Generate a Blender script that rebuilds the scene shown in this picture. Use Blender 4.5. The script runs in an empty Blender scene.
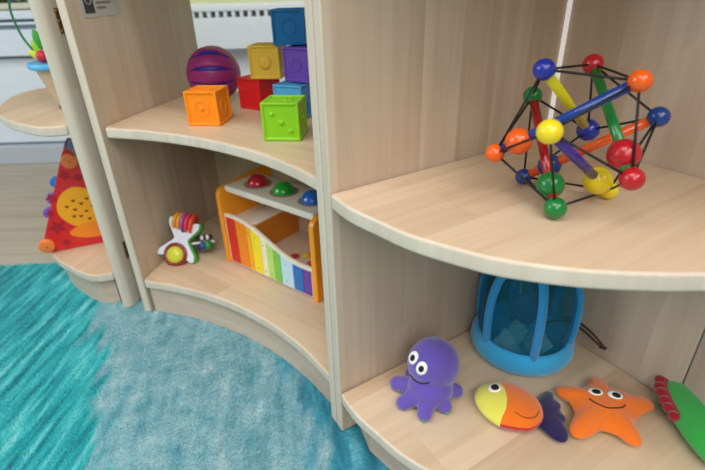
import bpy, bmesh, math, random
import numpy as np
from mathutils import Vector, Matrix, Euler
random.seed(4); rng = np.random.default_rng(7)
scene = bpy.context.scene
COL = scene.collection
PI = math.pi
CZ = .643                      # camera height; shelf and toy heights below are in metres above the floor
ZL, ZU, ZT = .100, .425, .752  # tops of the bottom, middle and top shelves
RUG = .012

# ---------------------------------------------------------------- materials
def lin(c):
    c = c.lstrip('#'); v = [int(c[i:i+2], 16)/255 for i in (0, 2, 4)]
    return tuple((x/12.92 if x <= .04045 else ((x+.055)/1.055)**2.4) for x in v) + (1,)
def mat(name, color, rough=.5, spec=.5, bump=0, bscale=200, var=0, vscale=30, sheen=0, metal=0, coat=0):
    m = bpy.data.materials.new(name); m.use_nodes = True
    n = m.node_tree.nodes; l = m.node_tree.links; b = n['Principled BSDF']
    c = lin(color)
    b.inputs['Base Color'].default_value = c; b.inputs['Roughness'].default_value = rough
    b.inputs['Specular IOR Level'].default_value = spec; b.inputs['Metallic'].default_value = metal
    b.inputs['Sheen Weight'].default_value = sheen; b.inputs['Coat Weight'].default_value = coat
    b.inputs['Sheen Roughness'].default_value = .5
    tc = n.new('ShaderNodeTexCoord')
    nz = n.new('ShaderNodeTexNoise'); nz.inputs['Scale'].default_value = vscale; nz.inputs['Detail'].default_value = 4
    l.new(tc.outputs['Object'], nz.inputs['Vector'])
    mx = n.new('ShaderNodeMix'); mx.data_type = 'RGBA'
    d = 1-max(var, .04)
    mx.inputs[6].default_value = (c[0]*d, c[1]*d, c[2]*d, 1); mx.inputs[7].default_value = tuple(min(1, x*(2-d)) for x in c[:3])+(1,)
    l.new(nz.outputs['Fac'], mx.inputs[0]); l.new(mx.outputs[2], b.inputs['Base Color'])
    if bump:
        n2 = n.new('ShaderNodeTexNoise'); n2.inputs['Scale'].default_value = bscale; n2.inputs['Detail'].default_value = 3
        l.new(tc.outputs['Object'], n2.inputs['Vector'])
        bp = n.new('ShaderNodeBump'); bp.inputs['Strength'].default_value = bump; bp.inputs['Distance'].default_value = .002
        l.new(n2.outputs['Fac'], bp.inputs['Height']); l.new(bp.outputs[0], b.inputs['Normal'])
    return m
def wood(name, across, along, width=.062, c1='#c9b397', c2='#dccab0', c3='#b59b7c', seed=0, rough=.42):
    """pale maple staves: boards side by side along 'across', grain running along 'along' (object space)"""
    m = bpy.data.materials.new(name); m.use_nodes = True
    n = m.node_tree.nodes; l = m.node_tree.links; b = n['Principled BSDF']
    b.inputs['Roughness'].default_value = rough; b.inputs['Specular IOR Level'].default_value = .4
    tc = n.new('ShaderNodeTexCoord')
    def dot(v):
        d = n.new('ShaderNodeVectorMath'); d.operation = 'DOT_PRODUCT'; d.inputs[1].default_value = v
        l.new(tc.outputs['Object'], d.inputs[0]); return d.outputs['Value']
    def mth(op, a, bb=None, c=None):
        k = n.new('ShaderNodeMath'); k.operation = op
        for i, v in enumerate((a, bb, c)):
            if v is None: continue
            if isinstance(v, (int, float)): k.inputs[i].default_value = v
            else: l.new(v, k.inputs[i])
        return k.outputs[0]
    A = Vector(across).normalized(); G = Vector(along).normalized(); T = A.cross(G)
    a = mth('ADD', dot(A), 5.013+seed*.37); g = mth('ADD', dot(G), 3.1+seed); t = dot(T)
    idx = mth('FLOOR', mth('DIVIDE', a, width))
    w0 = n.new('ShaderNodeTexWhiteNoise'); w0.noise_dimensions = '1D'; l.new(idx, w0.inputs['W'])
    gs = mth('ADD', g, mth('MULTIPLY', w0.outputs['Value'], 7.0))
    seg = mth('FLOOR', mth('DIVIDE', gs, .62))
    w1 = n.new('ShaderNodeTexWhiteNoise'); w1.noise_dimensions = '2D'
    cb = n.new('ShaderNodeCombineXYZ'); l.new(idx, cb.inputs[0]); l.new(seg, cb.inputs[1]); l.new(cb.outputs[0], w1.inputs['Vector'])
    v = n.new('ShaderNodeCombineXYZ')
    l.new(mth('MULTIPLY', a, 55), v.inputs[0]); l.new(mth('ADD', mth('MULTIPLY', g, 2.2), mth('MULTIPLY', w1.outputs['Value'], 40)), v.inputs[1]); l.new(mth('MULTIPLY', t, 30), v.inputs[2])
    nz = n.new('ShaderNodeTexNoise'); nz.inputs['Scale'].default_value = 1; nz.inputs['Detail'].default_value = 5; nz.inputs['Distortion'].default_value = .6
    l.new(v.outputs[0], nz.inputs['Vector'])
    v2 = n.new('ShaderNodeCombineXYZ')
    l.new(mth('MULTIPLY', a, 420), v2.inputs[0]); l.new(mth('MULTIPLY', g, 14), v2.inputs[1]); l.new(mth('MULTIPLY', t, 200), v2.inputs[2])
    n3 = n.new('ShaderNodeTexNoise'); n3.inputs['Scale'].default_value = 1; n3.inputs['Detail'].default_value = 2
    l.new(v2.outputs[0], n3.inputs['Vector'])
    r = n.new('ShaderNodeValToRGB'); e = r.color_ramp.elements
    e[0].position = .22; e[0].color = lin(c3); e[1].position = .75; e[1].color = lin(c2)
    k = e.new(.5); k.color = lin(c1)
    fac = mth('ADD', mth('MULTIPLY', nz.outputs['Fac'], .72), mth('ADD', mth('MULTIPLY', w1.outputs['Value'], .24), mth('MULTIPLY', n3.outputs['Fac'], .10)))
    l.new(fac, r.inputs['Fac']); l.new(r.outputs['Color'], b.inputs['Base Color'])
    return m

# ---------------------------------------------------------------- object helpers
def tag(o, label=None, cat=None, group=None, kind=None):
    if label: o['label'] = label
    if cat: o['category'] = cat
    if group: o['group'] = group
    if kind: o['kind'] = kind
    return o
def thing(name, label, cat, loc, group=None):
    o = bpy.data.objects.new(name, None); COL.objects.link(o); o.location = loc; o.empty_display_size = .02
    return tag(o, label, cat, group)
def wloc(o):
    v = Vector((0, 0, 0))
    while o: v += o.location; o = o.parent
    return v
def ob(name, V, F, m, parent=None, smooth=False, bevel=0, seg=2, M=None, subsurf=0, mi=None):
    """world-space vertices -> ONE mesh object (origin at its parent's origin)"""
    V = [Vector(v) for v in V]
    if M is not None: V = [M @ v for v in V]
    if parent is None:
        lo = Vector([min(v[i] for v in V) for i in range(3)]); hi = Vector([max(v[i] for v in V) for i in range(3)])
        off = Vector(((lo.x+hi.x)/2, (lo.y+hi.y)/2, lo.z)); 
    else: off = wloc(parent)
    me = bpy.data.meshes.new(name); me.from_pydata([v-off for v in V], [], F); me.validate()
    bm = bmesh.new(); bm.from_mesh(me)
    bmesh.ops.recalc_face_normals(bm, faces=bm.faces)
    bm.to_mesh(me); bm.free()
    for k in (m if isinstance(m, (list, tuple)) else [m]): me.materials.append(k)
    if mi is not None:
        for p, i in zip(me.polygons, mi): p.material_index = i
    if smooth:
        for p in me.polygons: p.use_smooth = True
    o = bpy.data.objects.new(name, me); COL.objects.link(o)
    if parent is None: o.location = off
    else: o.parent = parent
    if bevel:
        b = o.modifiers.new('b', 'BEVEL'); b.width = bevel; b.segments = seg; b.limit_method = 'ANGLE'; b.angle_limit = .6
        for p in me.polygons: p.use_smooth = True
        w = o.modifiers.new('w', 'WEIGHTED_NORMAL'); w.keep_sharp = True
    if subsurf:
        s = o.modifiers.new('s', 'SUBSURF'); s.levels = subsurf; s.render_levels = subsurf
    return o
class MB:
    def __init__(s): s.v = []; s.f = []
    def add(s, V, F):
        n = len(s.v); s.v += [Vector(v) for v in V]; s.f += [tuple(i+n for i in f) for f in F]; return s
    def box(s, lo, hi, M=None):
        x0, y0, z0 = lo; x1, y1, z1 = hi
        V = [Vector(p) for p in ((x0,y0,z0),(x1,y0,z0),(x1,y1,z0),(x0,y1,z0),(x0,y0,z1),(x1,y0,z1),(x1,y1,z1),(x0,y1,z1))]
        if M is not None: V = [M @ v for v in V]
        return s.add(V, [(0,3,2,1),(4,5,6,7),(0,1,5,4),(1,2,6,5),(2,3,7,6),(3,0,4,7)])
    def tube(s, pts, r, n=12, closed=False):
        pts = [Vector(p) for p in pts]; k = len(pts); rr = r if isinstance(r, (list, tuple)) else [r]*k
        V = []; up = None
        for i, p in enumerate(pts):
            a = pts[(i-1) % k] if (i or closed) else p; b = pts[(i+1) % k] if (i < k-1 or closed) else p
            t = (b-a).normalized()
            if up is None: up = t.orthogonal().normalized()
            up = (up - t*up.dot(t)).normalized(); w = t.cross(up)
            for j in range(n): an = 2*PI*j/n; V.append(p+(up*math.cos(an)+w*math.sin(an))*rr[i])
        F = [(i*n+j, i*n+(j+1) % n, ((i+1) % k)*n+(j+1) % n, ((i+1) % k)*n+j) for i in range(k if closed else k-1) for j in range(n)]
        if not closed: F += [tuple(range(n))[::-1], tuple((k-1)*n+j for j in range(n))]
        return s.add(V, F)
    def lathe(s, prof, M=None, n=40):
        """prof: list of (r, z); closed on the axis when r==0"""
        V = []; idx = []
        for r, z in prof:
            if r < 1e-7: idx.append([len(V)]*n); V.append(Vector((0, 0, z)))
            else:
                idx.append(list(range(len(V), len(V)+n)))
                V += [Vector((r*math.cos(2*PI*j/n), r*math.sin(2*PI*j/n), z)) for j in range(n)]
        F = []
        for a, b in zip(idx, idx[1:]):
            for j in range(n):
                q = [a[j], a[(j+1) % n], b[(j+1) % n], b[j]]; u = []
                for x in q:
                    if x not in u: u.append(x)
                if len(u) > 2: F.append(tuple(u))
        if M is not None: V = [M @ v for v in V]
        return s.add(V, F)
    def ball(s, c, r, sc=(1,1,1), M=None, n=24):
        m = n//2; prof = [(math.sin(PI*i/m), -math.cos(PI*i/m)) for i in range(m+1)]
        prof[0] = (0, -1); prof[-1] = (0, 1)
        R = M if M is not None else Matrix.Identity(3)
        T = Matrix.Translation(Vector(c)) @ R.to_4x4() @ Matrix.Diagonal((r*sc[0], r*sc[1], r*sc[2], 1))
        return s.lathe(prof, T, n)
    def prism(s, poly, h0, h1, M=None):
        n = len(poly); V = [Vector((x, y, h0)) for x, y in poly]+[Vector((x, y, h1)) for x, y in poly]
        if M is not None: V = [M @ v for v in V]
        return s.add(V, [tuple(range(n))[::-1], tuple(range(n, 2*n))]+[(i, (i+1) % n, n+(i+1) % n, n+i) for i in range(n)])
    def build(s, name, m, parent=None, **k): return ob(name, s.v, s.f, m, parent, **k)
def catmull(P, closed=True, n=8):
    P = [Vector(p) for p in P]; k = len(P); out = []
    for i in range(k if closed else k-1):
        g = lambda j: P[j % k] if closed else P[max(0, min(k-1, j))]
        a, b, c, d = g(i-1), g(i), g(i+1), g(i+2)
        for q in range(n):
            t = q/n; out.append(.5*((2*b)+(c-a)*t+(2*a-5*b+4*c-d)*t*t+(3*b-a-3*c+d)*t**3))
    if not closed: out.append(P[-1])
    return out
def frame(o, ax, ay=None):
    """matrix whose local x = ax (2-D direction), y = ay or ax turned left, z = up, origin o"""
    ax = Vector((ax[0], ax[1], 0)).normalized(); ay = Vector((-ax.y, ax.x, 0)) if ay is None else ay
    M = Matrix.Identity(4); M.col[0][:3] = ax; M.col[1][:3] = ay; M.col[2][:3] = (0, 0, 1); M.col[3][:3] = o
    return M
def axes(o, x, y, z):
    M = Matrix.Identity(4)
    for i, v in enumerate((x, y, z)): M.col[i][:3] = v
    M.col[3][:3] = o; return M
def facing(o, nrm, up=(0, 0, 1)):
    z = Vector(nrm).normalized(); x = Vector(up).cross(z).normalized(); y = z.cross(x)
    return axes(o, x, y, z)
d2 = lambda deg: Vector((math.cos(math.radians(deg)), math.sin(math.radians(deg))))
def V3(p, z): return Vector((p[0], p[1], z))

# ---------------------------------------------------------------- setting
def struct(name, mb, m, **k): return tag(mb.build(name, m, **k), kind='structure')
# hard floor: brown-grey wood-look vinyl
fm = wood('vinyl_floor', (0, 1, 0), (1, 0, 0), width=.16, c1='#ada08d', c2='#beb3a2', c3='#988b79', rough=.5)
struct('floor', MB().box((-4, -3, -.05), (4, 2.02, 0)), fm)
wallm = mat('wall_paint', '#dfe3e6', .7, bump=.1); yel = mat('wall_yellow_green', '#ccd09a', .7)
YW = 2.0
struct('wall_back', MB().box((-4, YW, 0), (4, YW+.12, .592)), wallm)
struct('wall_back_upper', MB().box((-.86, YW, .592), (4, YW+.12, 2.6)), yel)
struct('wall_left', MB().box((-4.1, -3, 0), (-4, 2.1, 2.6)), wallm)
struct('ceiling', MB().box((-4.1, -3, 2.6), (4, 2.1, 2.7)), mat('ceiling_white', '#f0f0ee', .8)).hide_render = False
struct('baseboard_back', MB().box((-4, YW-.06, .0), (4, YW, .078)), mat('baseboard_grey', '#b4bbc4', .5), bevel=.004)
# window at the left with a sill, glass and planting outside
wf = MB()
wf.box((-4, YW-.015, .592), (-.86, YW+.13, .612)); wf.box((-.90, YW+.03, .612), (-.86, YW+.10, 1.9)); wf.box((-4, YW+.03, 1.86), (-.9, YW+.1, 1.9))
for x in (-1.42, -2.2, -3.0): wf.box((x, YW+.03, .612), (x+.035, YW+.10, 1.86))
win = struct('window_1', wf, mat('window_frame', '#c9c4ae', .5), bevel=.003)
glass = bpy.data.materials.new('window_glass'); glass.use_nodes = True
gb = glass.node_tree.nodes['Principled BSDF']; gb.inputs['Transmission Weight'].default_value = 1; gb.inputs['Roughness'].default_value = 0; gb.inputs['IOR'].default_value = 1.05
MB().box((-4, YW+.06, .612), (-.9, YW+.064, 1.86)).build('window_pane', glass, win)
struct('wall_lintel', MB().box((-4, YW, 1.9), (-.86, YW+.12, 2.6)), wallm)
lawn = mat('outside_lawn', '#56702a', .9, var=.3)
struct('ground', MB().box((-8, YW+.12, -.1), (4, 9, .0)), lawn)
def hedge(name, label, c, n, sx, sy, sz, m):
    mb = MB()
    for i in range(n):
        p = Vector(c)+Vector((random.uniform(-sx, sx), random.uniform(-sy, sy), random.uniform(0, sz)))
        a = Euler((random.uniform(0, 6), random.uniform(0, 6), random.uniform(0, 6))).to_matrix(); s = random.uniform(.03, .06)
        mb.add([p+a@Vector(q)*s for q in ((-1, 0, 0), (0, -.45, .1), (1, 0, 0), (0, .45, .1))], [(0, 1, 2, 3)])
    stems = MB()
    t = thing(name, label, 'bush', (c[0], c[1], 0))
    mb.build('foliage', m, t)
    for i in range(7): stems.tube([(c[0]+sx*(i-3)/4, c[1], 0), (c[0]+sx*(i-3)/3.2, c[1]+.02, sz*.9)], .012, 6)
    stems.build('stem', mat('bark', '#4b3c28', .9), t)
hedge('bush', 'dark green leafy bush growing outside the window behind the shelves', (-2.3, 3.3, 0), 5200, 1.3, .25, 1.5, mat('leaf_green', '#4e6a1e', .6, var=.35))

# long white radiator casing with a slotted grille, and plain grooved section at the left
rt = thing('radiator', 'long white wall radiator casing with a row of vent slots', 'radiator', (-.3, YW, .43))
wht = mat('radiator_white', '#e3e8ec', .35); drk = mat('slot_dark', '#dfe3e6', .6)
b = MB(); X0, X1 = -.72, 1.6
b.box((X0, YW-.085, .436), (X1, YW-.001, .546)); b.box((X0, YW-.085, .566), (X1, YW-.001, .588)); b.box((X0, YW-.02, .546), (X1, YW-.001, .566))
b.build('casing', wht, rt, bevel=.004)
g = MB(); x = X0
while x < X1-.03: g.box((x, YW-.084, .546), (x+.012, YW-.025, .566)); x += .030
g.build('grille', wht, rt)
MB().box((X0+.005, YW-.026, .546), (X1-.005, YW-.021, .566)).build('grille_backing', drk, rt)
ct = thing('wall_cabinet', 'low white wall casing with dark horizontal grooves under the window', 'cabinet', (-1.6, YW, .43))
b = MB(); b.box((-3.9, YW-.07, .432), (-.74, YW-.001, .525)); b.box((-3.9, YW-.055, .525), (-.74, YW-.001, .54)); b.box((-3.9, YW-.075, .54), (-.74, YW-.001, .550)); b.box((-3.9, YW-.05, .550), (-.74, YW-.001, .560)); b.box((-3.9, YW-.08, .56), (-.74, YW-.001, .588))
b.build('casing', mat('casing_white', '#d7dfe8', .4), ct, bevel=.003)
g = MB(); g.box((-3.9, YW-.058, .526), (-.74, YW-.054, .539)); g.box((-3.9, YW-.053, .551), (-.74, YW-.049, .559)); g.build('groove', mat('groove_grey', '#8793a6', .5), ct)
b = MB(); b.box((-3.9, YW-.03, .085), (-.74, YW-.001, .420)); b.build('lower_panel', mat('panel_white', '#dde4ec', .4), ct, bevel=.004)

# ---------------------------------------------------------------- rug: pile of short tufts, colours by place
def rug_material():
    m = bpy.data.materials.new('rug_wool'); m.use_nodes = True
    n = m.node_tree.nodes; l = m.node_tree.links; b = n['Principled BSDF']
    b.inputs['Roughness'].default_value = .9; b.inputs['Specular IOR Level'].default_value = .15; b.inputs['Sheen Weight'].default_value = .3
    tc = n.new('ShaderNodeTexCoord'); geo = n.new('ShaderNodeNewGeometry')
    sep = n.new('ShaderNodeSeparateXYZ'); l.new(geo.outputs['Position'], sep.inputs[0])
    def noise(scale, sx, sy, rot, detail=3):
        mp = n.new('ShaderNodeMapping'); mp.inputs['Scale'].default_value = (sx, sy, 1); mp.inputs['Rotation'].default_value = (0, 0, rot)
        mp.vector_type = 'TEXTURE'
        mp.inputs['Scale'].default_value = (1/sx, 1/sy, 1)
        l.new(geo.outputs['Position'], mp.inputs[0]); z = n.new('ShaderNodeTexNoise'); z.inputs['Scale'].default_value = scale; z.inputs['Detail'].default_value = detail
        l.new(mp.outputs[0], z.inputs['Vector']); return z.outputs['Fac']
    def mth(op, a, bb):
        k = n.new('ShaderNodeMath'); k.operation = op
        for i, v in enumerate((a, bb)):
            if isinstance(v, (int, float)): k.inputs[i].default_value = v
            else: l.new(v, k.inputs[i])
        return k.outputs[0]
    def ramp(f, *st):
        r = n.new('ShaderNodeValToRGB'); e = r.color_ramp.elements
        e[0].position, e[0].color = st[0][0], lin(st[0][1]); e[1].position, e[1].color = st[-1][0], lin(st[-1][1])
        for p, c in st[1:-1]: k = e.new(p); k.color = lin(c)
        l.new(f, r.inputs[0]); return r.outputs[0]
    def step(v, a, bb):
        k = n.new('ShaderNodeMapRange'); k.interpolation_type = 'SMOOTHSTEP'; l.new(v, k.inputs[0]); k.inputs[1].default_value = a; k.inputs[2].default_value = bb; return k.outputs[0]
    def mix(f, a, bb):
        k = n.new('ShaderNodeMix'); k.data_type = 'RGBA'; l.new(f, k.inputs[0]); l.new(a, k.inputs[6]); l.new(bb, k.inputs[7]); return k.outputs[2]
    streak = noise(1, 7, 60, 1.50, 5); streak2 = noise(1, 8, 45, 1.75, 5); mottle = noise(28, 1, 1, 0, 4)
    teal = ramp(streak, (.30, '#0b6f7a'), (.47, '#1f9aa3'), (.58, '#3db4ba'), (.72, '#7fcdd0'))
    grey = ramp(mth('ADD', mth('MULTIPLY', streak2, .5), mth('MULTIPLY', mottle, .5)), (.33, '#4d8f9f'), (.47, '#78aab6'), (.56, '#8ab4be'), (.68, '#a6c3c8'))
    deep = ramp(streak2, (.3, '#126a82'), (.5, '#2d8ea6'), (.7, '#62aebf'))
    # split line: left teal | grey-blue | right deeper blue-teal
    wob = mth('MULTIPLY', mth('SUBTRACT', noise(1, 8, 30, 1.5, 5), .5), .22)
    y = sep.outputs['Y']; xx = mth('ADD', sep.outputs['X'], wob)
    # left border x = -.36-.5*(y-.46) ; right border x+... 
    left = mth('ADD', xx, mth('MULTIPLY', mth('SUBTRACT', y, .46), .48))
    f1 = step(left, -.400, -.362)
    right = mth('ADD', xx, mth('MULTIPLY', mth('SUBTRACT', y, .45), .35))
    f2 = step(right, -.075, -.02)
    c = mix(f2, mix(f1, teal, grey), deep)
    hsv = n.new('ShaderNodeHueSaturation'); hsv.inputs['Value'].default_value = 1.12
    l.new(c, hsv.inputs['Color']); l.new(hsv.outputs[0], b.inputs['Base Color'])
    return m
rugm = rug_material()
rug = thing('shaggy_rug', 'soft teal and grey-blue shaggy rug on the floor in front of the shelves', 'rug', (-.3, .3, 0))
MB().box((-1.9, -.6, .0005), (1.3, 1.07, RUG-.001)).build('backing', rugm, rug, bevel=.004)
N = 130000
px = rng.uniform(-.98, .12, N); py = rng.uniform(.33, 1.075, N)
ang = np.radians(200)+rng.normal(0, .5, N)+.6*np.sin(px*9+py*5); ln = rng.uniform(.006, .012, N); w = rng.uniform(.0008, .0016, N)
lean = rng.uniform(.6, 1.25, N)
dx, dy = np.cos(ang), np.sin(ang)
base = np.stack([px, py, np.full(N, RUG-.003)], 1); side = np.stack([-dy, dx, np.zeros(N)], 1)*w[:, None]
mid = base+np.stack([dx*np.sin(lean)*ln*.5, dy*np.sin(lean)*ln*.5, np.cos(lean*.6)*ln*.42], 1)
tip = base+np.stack([dx*np.sin(lean)*ln*1.2, dy*np.sin(lean)*ln*1.2, np.cos(lean)*ln*.75], 1)
VV = np.stack([base-side, base+side, mid+side, mid-side, tip], 1).reshape(-1, 3)-np.array([-.3, .3, 0])
me = bpy.data.meshes.new('pile'); k = np.arange(N)*5
faces = [(a, a+1, a+2, a+3) for a in k.tolist()]+[(a+3, a+2, a+4) for a in k.tolist()]
me.from_pydata(VV.tolist(), [], faces); me.materials.append(rugm)
po = bpy.data.objects.new('pile', me); COL.objects.link(po); po.parent = rug; po['kind'] = 'stuff'

# ---------------------------------------------------------------- shelving units
WP = dict(c1='#c6b19b', c2='#d3c2ae', c3='#b8a18a')
EDGE = wood('maple_edge_lit', (1, .3, 0), (0, 0, 1), width=.5, c1='#d4c6b3', c2='#dfd3c3', c3='#c7b8a3', seed=2)  # pale end-grain edges, with light from the front painted into the colour
def panel(name, p0, deg, length, z0, z1, thick, side, parent, seed=0, bevel=.0025):
    """upright board: inner face runs from p0 towards deg; thickness goes to the left (+1) or right (-1)"""
    M = frame(V3(p0, 0), d2(deg)); y0, y1 = (0, thick) if side > 0 else (-thick, 0)
    ax = d2(deg)
    m = [wood('maple_'+name, (ax.x, ax.y, 0), (0, 0, 1), seed=seed, **WP), EDGE]
    return MB().box((0, y0, z0), (length, y1, z1), M).build(name, m, parent, bevel=bevel, mi=[0, 0, 0, 0, 0, 1])
def board(name, poly, z0, z1, deg, parent, seed=0, bevel=.004):
    ax = d2(deg)
    m = [wood('maple_'+name, (-ax.y, ax.x, 0), (ax.x, ax.y, 0), width=.085, seed=seed, c1='#cfb497', c2='#dcc4a8', c3='#c0a182'), EDGE]
    return MB().prism([(p[0], p[1]) for p in poly], z0, z1).build(name, m, parent, bevel=bevel, seg=3, mi=[0, 0]+[1]*len(poly))
def plinth(pts, t, z0, z1, parent, seed=0):
    pts = [Vector(p) for p in pts]; inn = []
    for i, p in enumerate(pts):
        a = pts[max(0, i-1)]; b_ = pts[min(len(pts)-1, i+1)]; d = (b_-a).normalized(); inn.append(p+Vector((-d.y, d.x))*t)
    poly = pts+inn[::-1]; n = len(pts)
    V = [V3(p, z0) for p in pts]+[V3(p, z0) for p in inn]+[V3(p, z1) for p in pts]+[V3(p, z1) for p in inn]
    F = []
    for i in range(n-1):
        F += [(i, i+1, 2*n+i+1, 2*n+i), (n+i, 3*n+i, 3*n+i+1, n+i+1), (2*n+i, 2*n+i+1, 3*n+i+1, 3*n+i), (i, n+i, n+i+1, i+1)]
    F += [(0, 2*n, 3*n, n), (n-1, 2*n-1, 4*n-1, 3*n-1)]
    return ob('plinth', V, F, wood('maple_plinth', (0, 0, 1), (.8, -.6, 0), width=.2, seed=seed, **WP), parent)
arc = lambda c, r, a0, a1, n=28: [Vector(c)+r*d2(a0+(a1-a0)*i/n) for i in range(n+1)]
TH = .020; ZTOP = ZT+.001
RGZ = RUG+.001
# --- right unit: quarter-round, convex front
P = Vector((-.0253, .5168)); AR = 31.4; C1 = P+.391*d2(AR)
u = thing('shelf_unit', 'pale maple corner shelf unit with bulging rounded shelves, right foreground', 'shelf', (P.x, P.y, RGZ), 'joined maple shelf units')
panel('side_panel', P, AR, .391, RGZ, ZTOP, .0175, 1, u, 1)
cR = Vector((.307, .654)); 
end = C1+.391*d2(AR-90)
front = [Vector((p.x, p.y)) for p in catmull([(-.0253, .5150, 0), (-.0050, .4775, 0), (.0228, .4440, 0), (.0561, .4070, 0), (.0950, .3775, 0), (.1335, .3545, 0), (.1915, .3355, 0), (.2495, .3265, 0), (.2895, .3243, 0), (.3450, .3262, 0), (.4150, .3400, 0), (.4700, .3620, 0), (end.x, end.y, 0)], False, 5)]
C1o = C1+.019*0*d2(AR)
for k_, (zz, s) in enumerate(((ZL, 1), (ZU, 5), (ZT, 9))):
    board('shelf', front+[C1], zz-TH if zz != ZT else zz+.002, zz if zz != ZT else zz+.022, AR, u, s)
C2 = C1+.282*d2(AR-90)
M = frame(V3(C1, 0), d2(AR-90)); ax = d2(AR-90)
MB().box((.0, 0.0005, RGZ), (.282, .0185, ZTOP), M).build('back_panel', wood('maple_back', (ax.x, ax.y, 0), (0, 0, 1), width=.07, seed=4, **WP), u, bevel=.002)
strip = mat('gap_glow_white', '#f8f8f6', .4); strip.node_tree.nodes['Principled BSDF'].inputs['Emission Color'].default_value = (1, 1, 1, 1); strip.node_tree.nodes['Principled BSDF'].inputs['Emission Strength'].default_value = .35  # glowing white strip stands in for light shining through the panel gap
MB().box((.0, .0, .0), (.0050, .0040, ZT-ZU-.01), axes(V3(C1, ZU+.001)-Vector((ax.x*.0, ax.y*.0, 0)), V3(ax, 0), V3(-d2(AR), 0), Vector((0, 0, 1)))).build('gap_glow', strip, u)
panel('end_panel', C2+.001*d2(AR-90), AR-122, .21, RGZ, ZTOP, .0175, 1, u, 7)
plinth([P+.030*d2(AR)+.0015*d2(AR-90)]+[Vector((p.x, p.y))+.020*(Vector((.30, .66))-Vector((p.x, p.y))).normalized() for p in front[6:-4]], .018, RGZ, ZL-TH-.0005, u, 2)
# --- middle unit: 45 degree concave
MR = P+.0185*d2(AR+90)+.0175*d2(AR+90); ML = Vector((-.4500, .8480)); AL = 76.8
O = Vector((-.595, .212)); Ri = .641; Ro = Ri+.39
u = thing('shelf_unit', 'pale maple shelf unit with scooped inward-curving shelves, in the middle', 'shelf', (-.25, .75, RGZ), 'joined maple shelf units')
a0 = math.degrees(math.atan2((MR-O).y, (MR-O).x)); a1 = math.degrees(math.atan2((ML-O).y, (ML-O).x))
panel('side_panel', MR, AR, .391, RGZ, ZTOP, .0175, -1, u, 11)
panel('side_panel', ML, AL, .391, RGZ, ZTOP, .0165, 1, u, 13)
BL = ML+.391*d2(AL); BR = MR+.391*d2(AR)
for zz, s, ri in ((ZL, 21, .648), (ZU, 22, .656), (ZT, 23, .656)):
    fr = [MR+(ri-Ri)*d2(AR)+.001*d2(AR+90)]+arc(O, ri, a0+.6, a1-.6)+[ML+(ri-Ri)*d2(AL)+.001*d2(AL-90)]
    board('shelf', fr+[BL+.001*d2(AL-90), BR+.001*d2(AR+90)], zz-TH if zz != ZT else zz+.002, zz if zz != ZT else zz+.022, -36.6, u, s)
bd = (BL-BR); ln_ = bd.length; bax = (BR-BL).normalized()
M = frame(V3(BL, 0), bax)
MB().box((.0050, -.0115, RGZ), (ln_-.0050, .0045, ZU-TH-.001), M).build('back_panel', wood('maple_back', (bax.x, bax.y, 0), (0, 0, 1), seed=15, c1='#d0c2a0', c2='#ddd2b4', c3='#bfae8a'), u, bevel=.002)
plinth(arc(O, .677, a0+.6, a1-.6), .018, RGZ, ZL-TH-.0005, u, 4)
# round bracket sticker high on the left side panel: white label, dark square emblem, grey print lines
nr = d2(AL-90)
def on_left(s, z, off): return V3(ML+s*d2(AL)+off*nr, z)
st = MB().prism([(0, 0), (.098, 0), (.098, .052), (0, .052)], 0, .0006, axes(on_left(.032, .604, .0004), V3(d2(AL), 0), Vector((0, 0, 1)), V3(nr, 0)))
stk = st.build('label_sticker', mat('sticker_white', '#b9b6b2', .5), u)
MS = axes(on_left(.032, .604, .0011), V3(d2(AL), 0), Vector((0, 0, 1)), V3(nr, 0))
MB().prism([(.008, .006), (.032, .006), (.032, .042), (.008, .042)], 0, .0003, MS).build('emblem', mat('print_black', '#3a3a3c', .6), stk)
e = MB(); e.tube([MS @ Vector((.020+.007*math.cos(t), .027+.007*math.sin(t), .0004)) for t in np.linspace(0, 2*PI, 24)[:-1]], .0012, 6, closed=True)
e.build('emblem_ring', mat('print_grey', '#8d8d8f', .6), stk)
e = MB()
for x0, x1, z0 in ((.038, .064, .036), (.070, .086, .036), (.038, .078, .020), (.038, .062, .012)): e.prism([(x0, z0), (x1, z0), (x1, z0+.004), (x0, z0+.004)], 0, .0003, MS)
e.build('printed_line', mat('print_mid', '#77777a', .6), stk)
# --- left unit: round-ended, convex
A = Vector((-.501, .868)); AA = 80
u = thing('shelf_unit', 'pale maple round-ended shelf unit hinged on at the far left', 'shelf', (A.x, A.y, RGZ), 'joined maple shelf units')
LT = .026
M = frame(V3(A, 0), d2(AA)); ax = d2(AA)
prof = [(.391, 0), (.391, LT)]+[(.012-.014*math.sin(t), LT/2+LT/2*math.cos(t)) for t in np.linspace(0, PI, 12)]
MB().prism(prof, RGZ, ZTOP, M).build('side_panel', wood('maple_post', (ax.x, ax.y, 0), (0, 0, 1), seed=31, c1='#d2c8b6', c2='#dcd3c4', c3='#c3b6a0'), u, bevel=.0015)
F_ = A+LT*d2(AA+90)
cur = catmull([(F_.x-.001, F_.y+.004, 0), (-.572, .872, 0), (-.640, .912, 0), (-.696, .957, 0), (-.750, 1.022, 0), (-.798, 1.125, 0), (-.818, 1.215, 0), (-.797, 1.275, 0), (-.735, 1.305, 0), (-.475, 1.30, 0)], closed=False, n=6)
cur = [Vector((p.x, p.y)) for p in cur]
bk = F_+.391*d2(AA)+.001*d2(AA+90)
for zz, s in ((ZL, 31), (ZU, 32), (ZT, 33)):
    board('shelf', [cur[0]]+cur[1:-6]+[Vector((-.70, 1.30)), Vector((bk.x-.0, 1.295)), bk], zz-TH if zz != ZT else zz+.002, zz if zz != ZT else zz+.022, AA, u, s)
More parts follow.
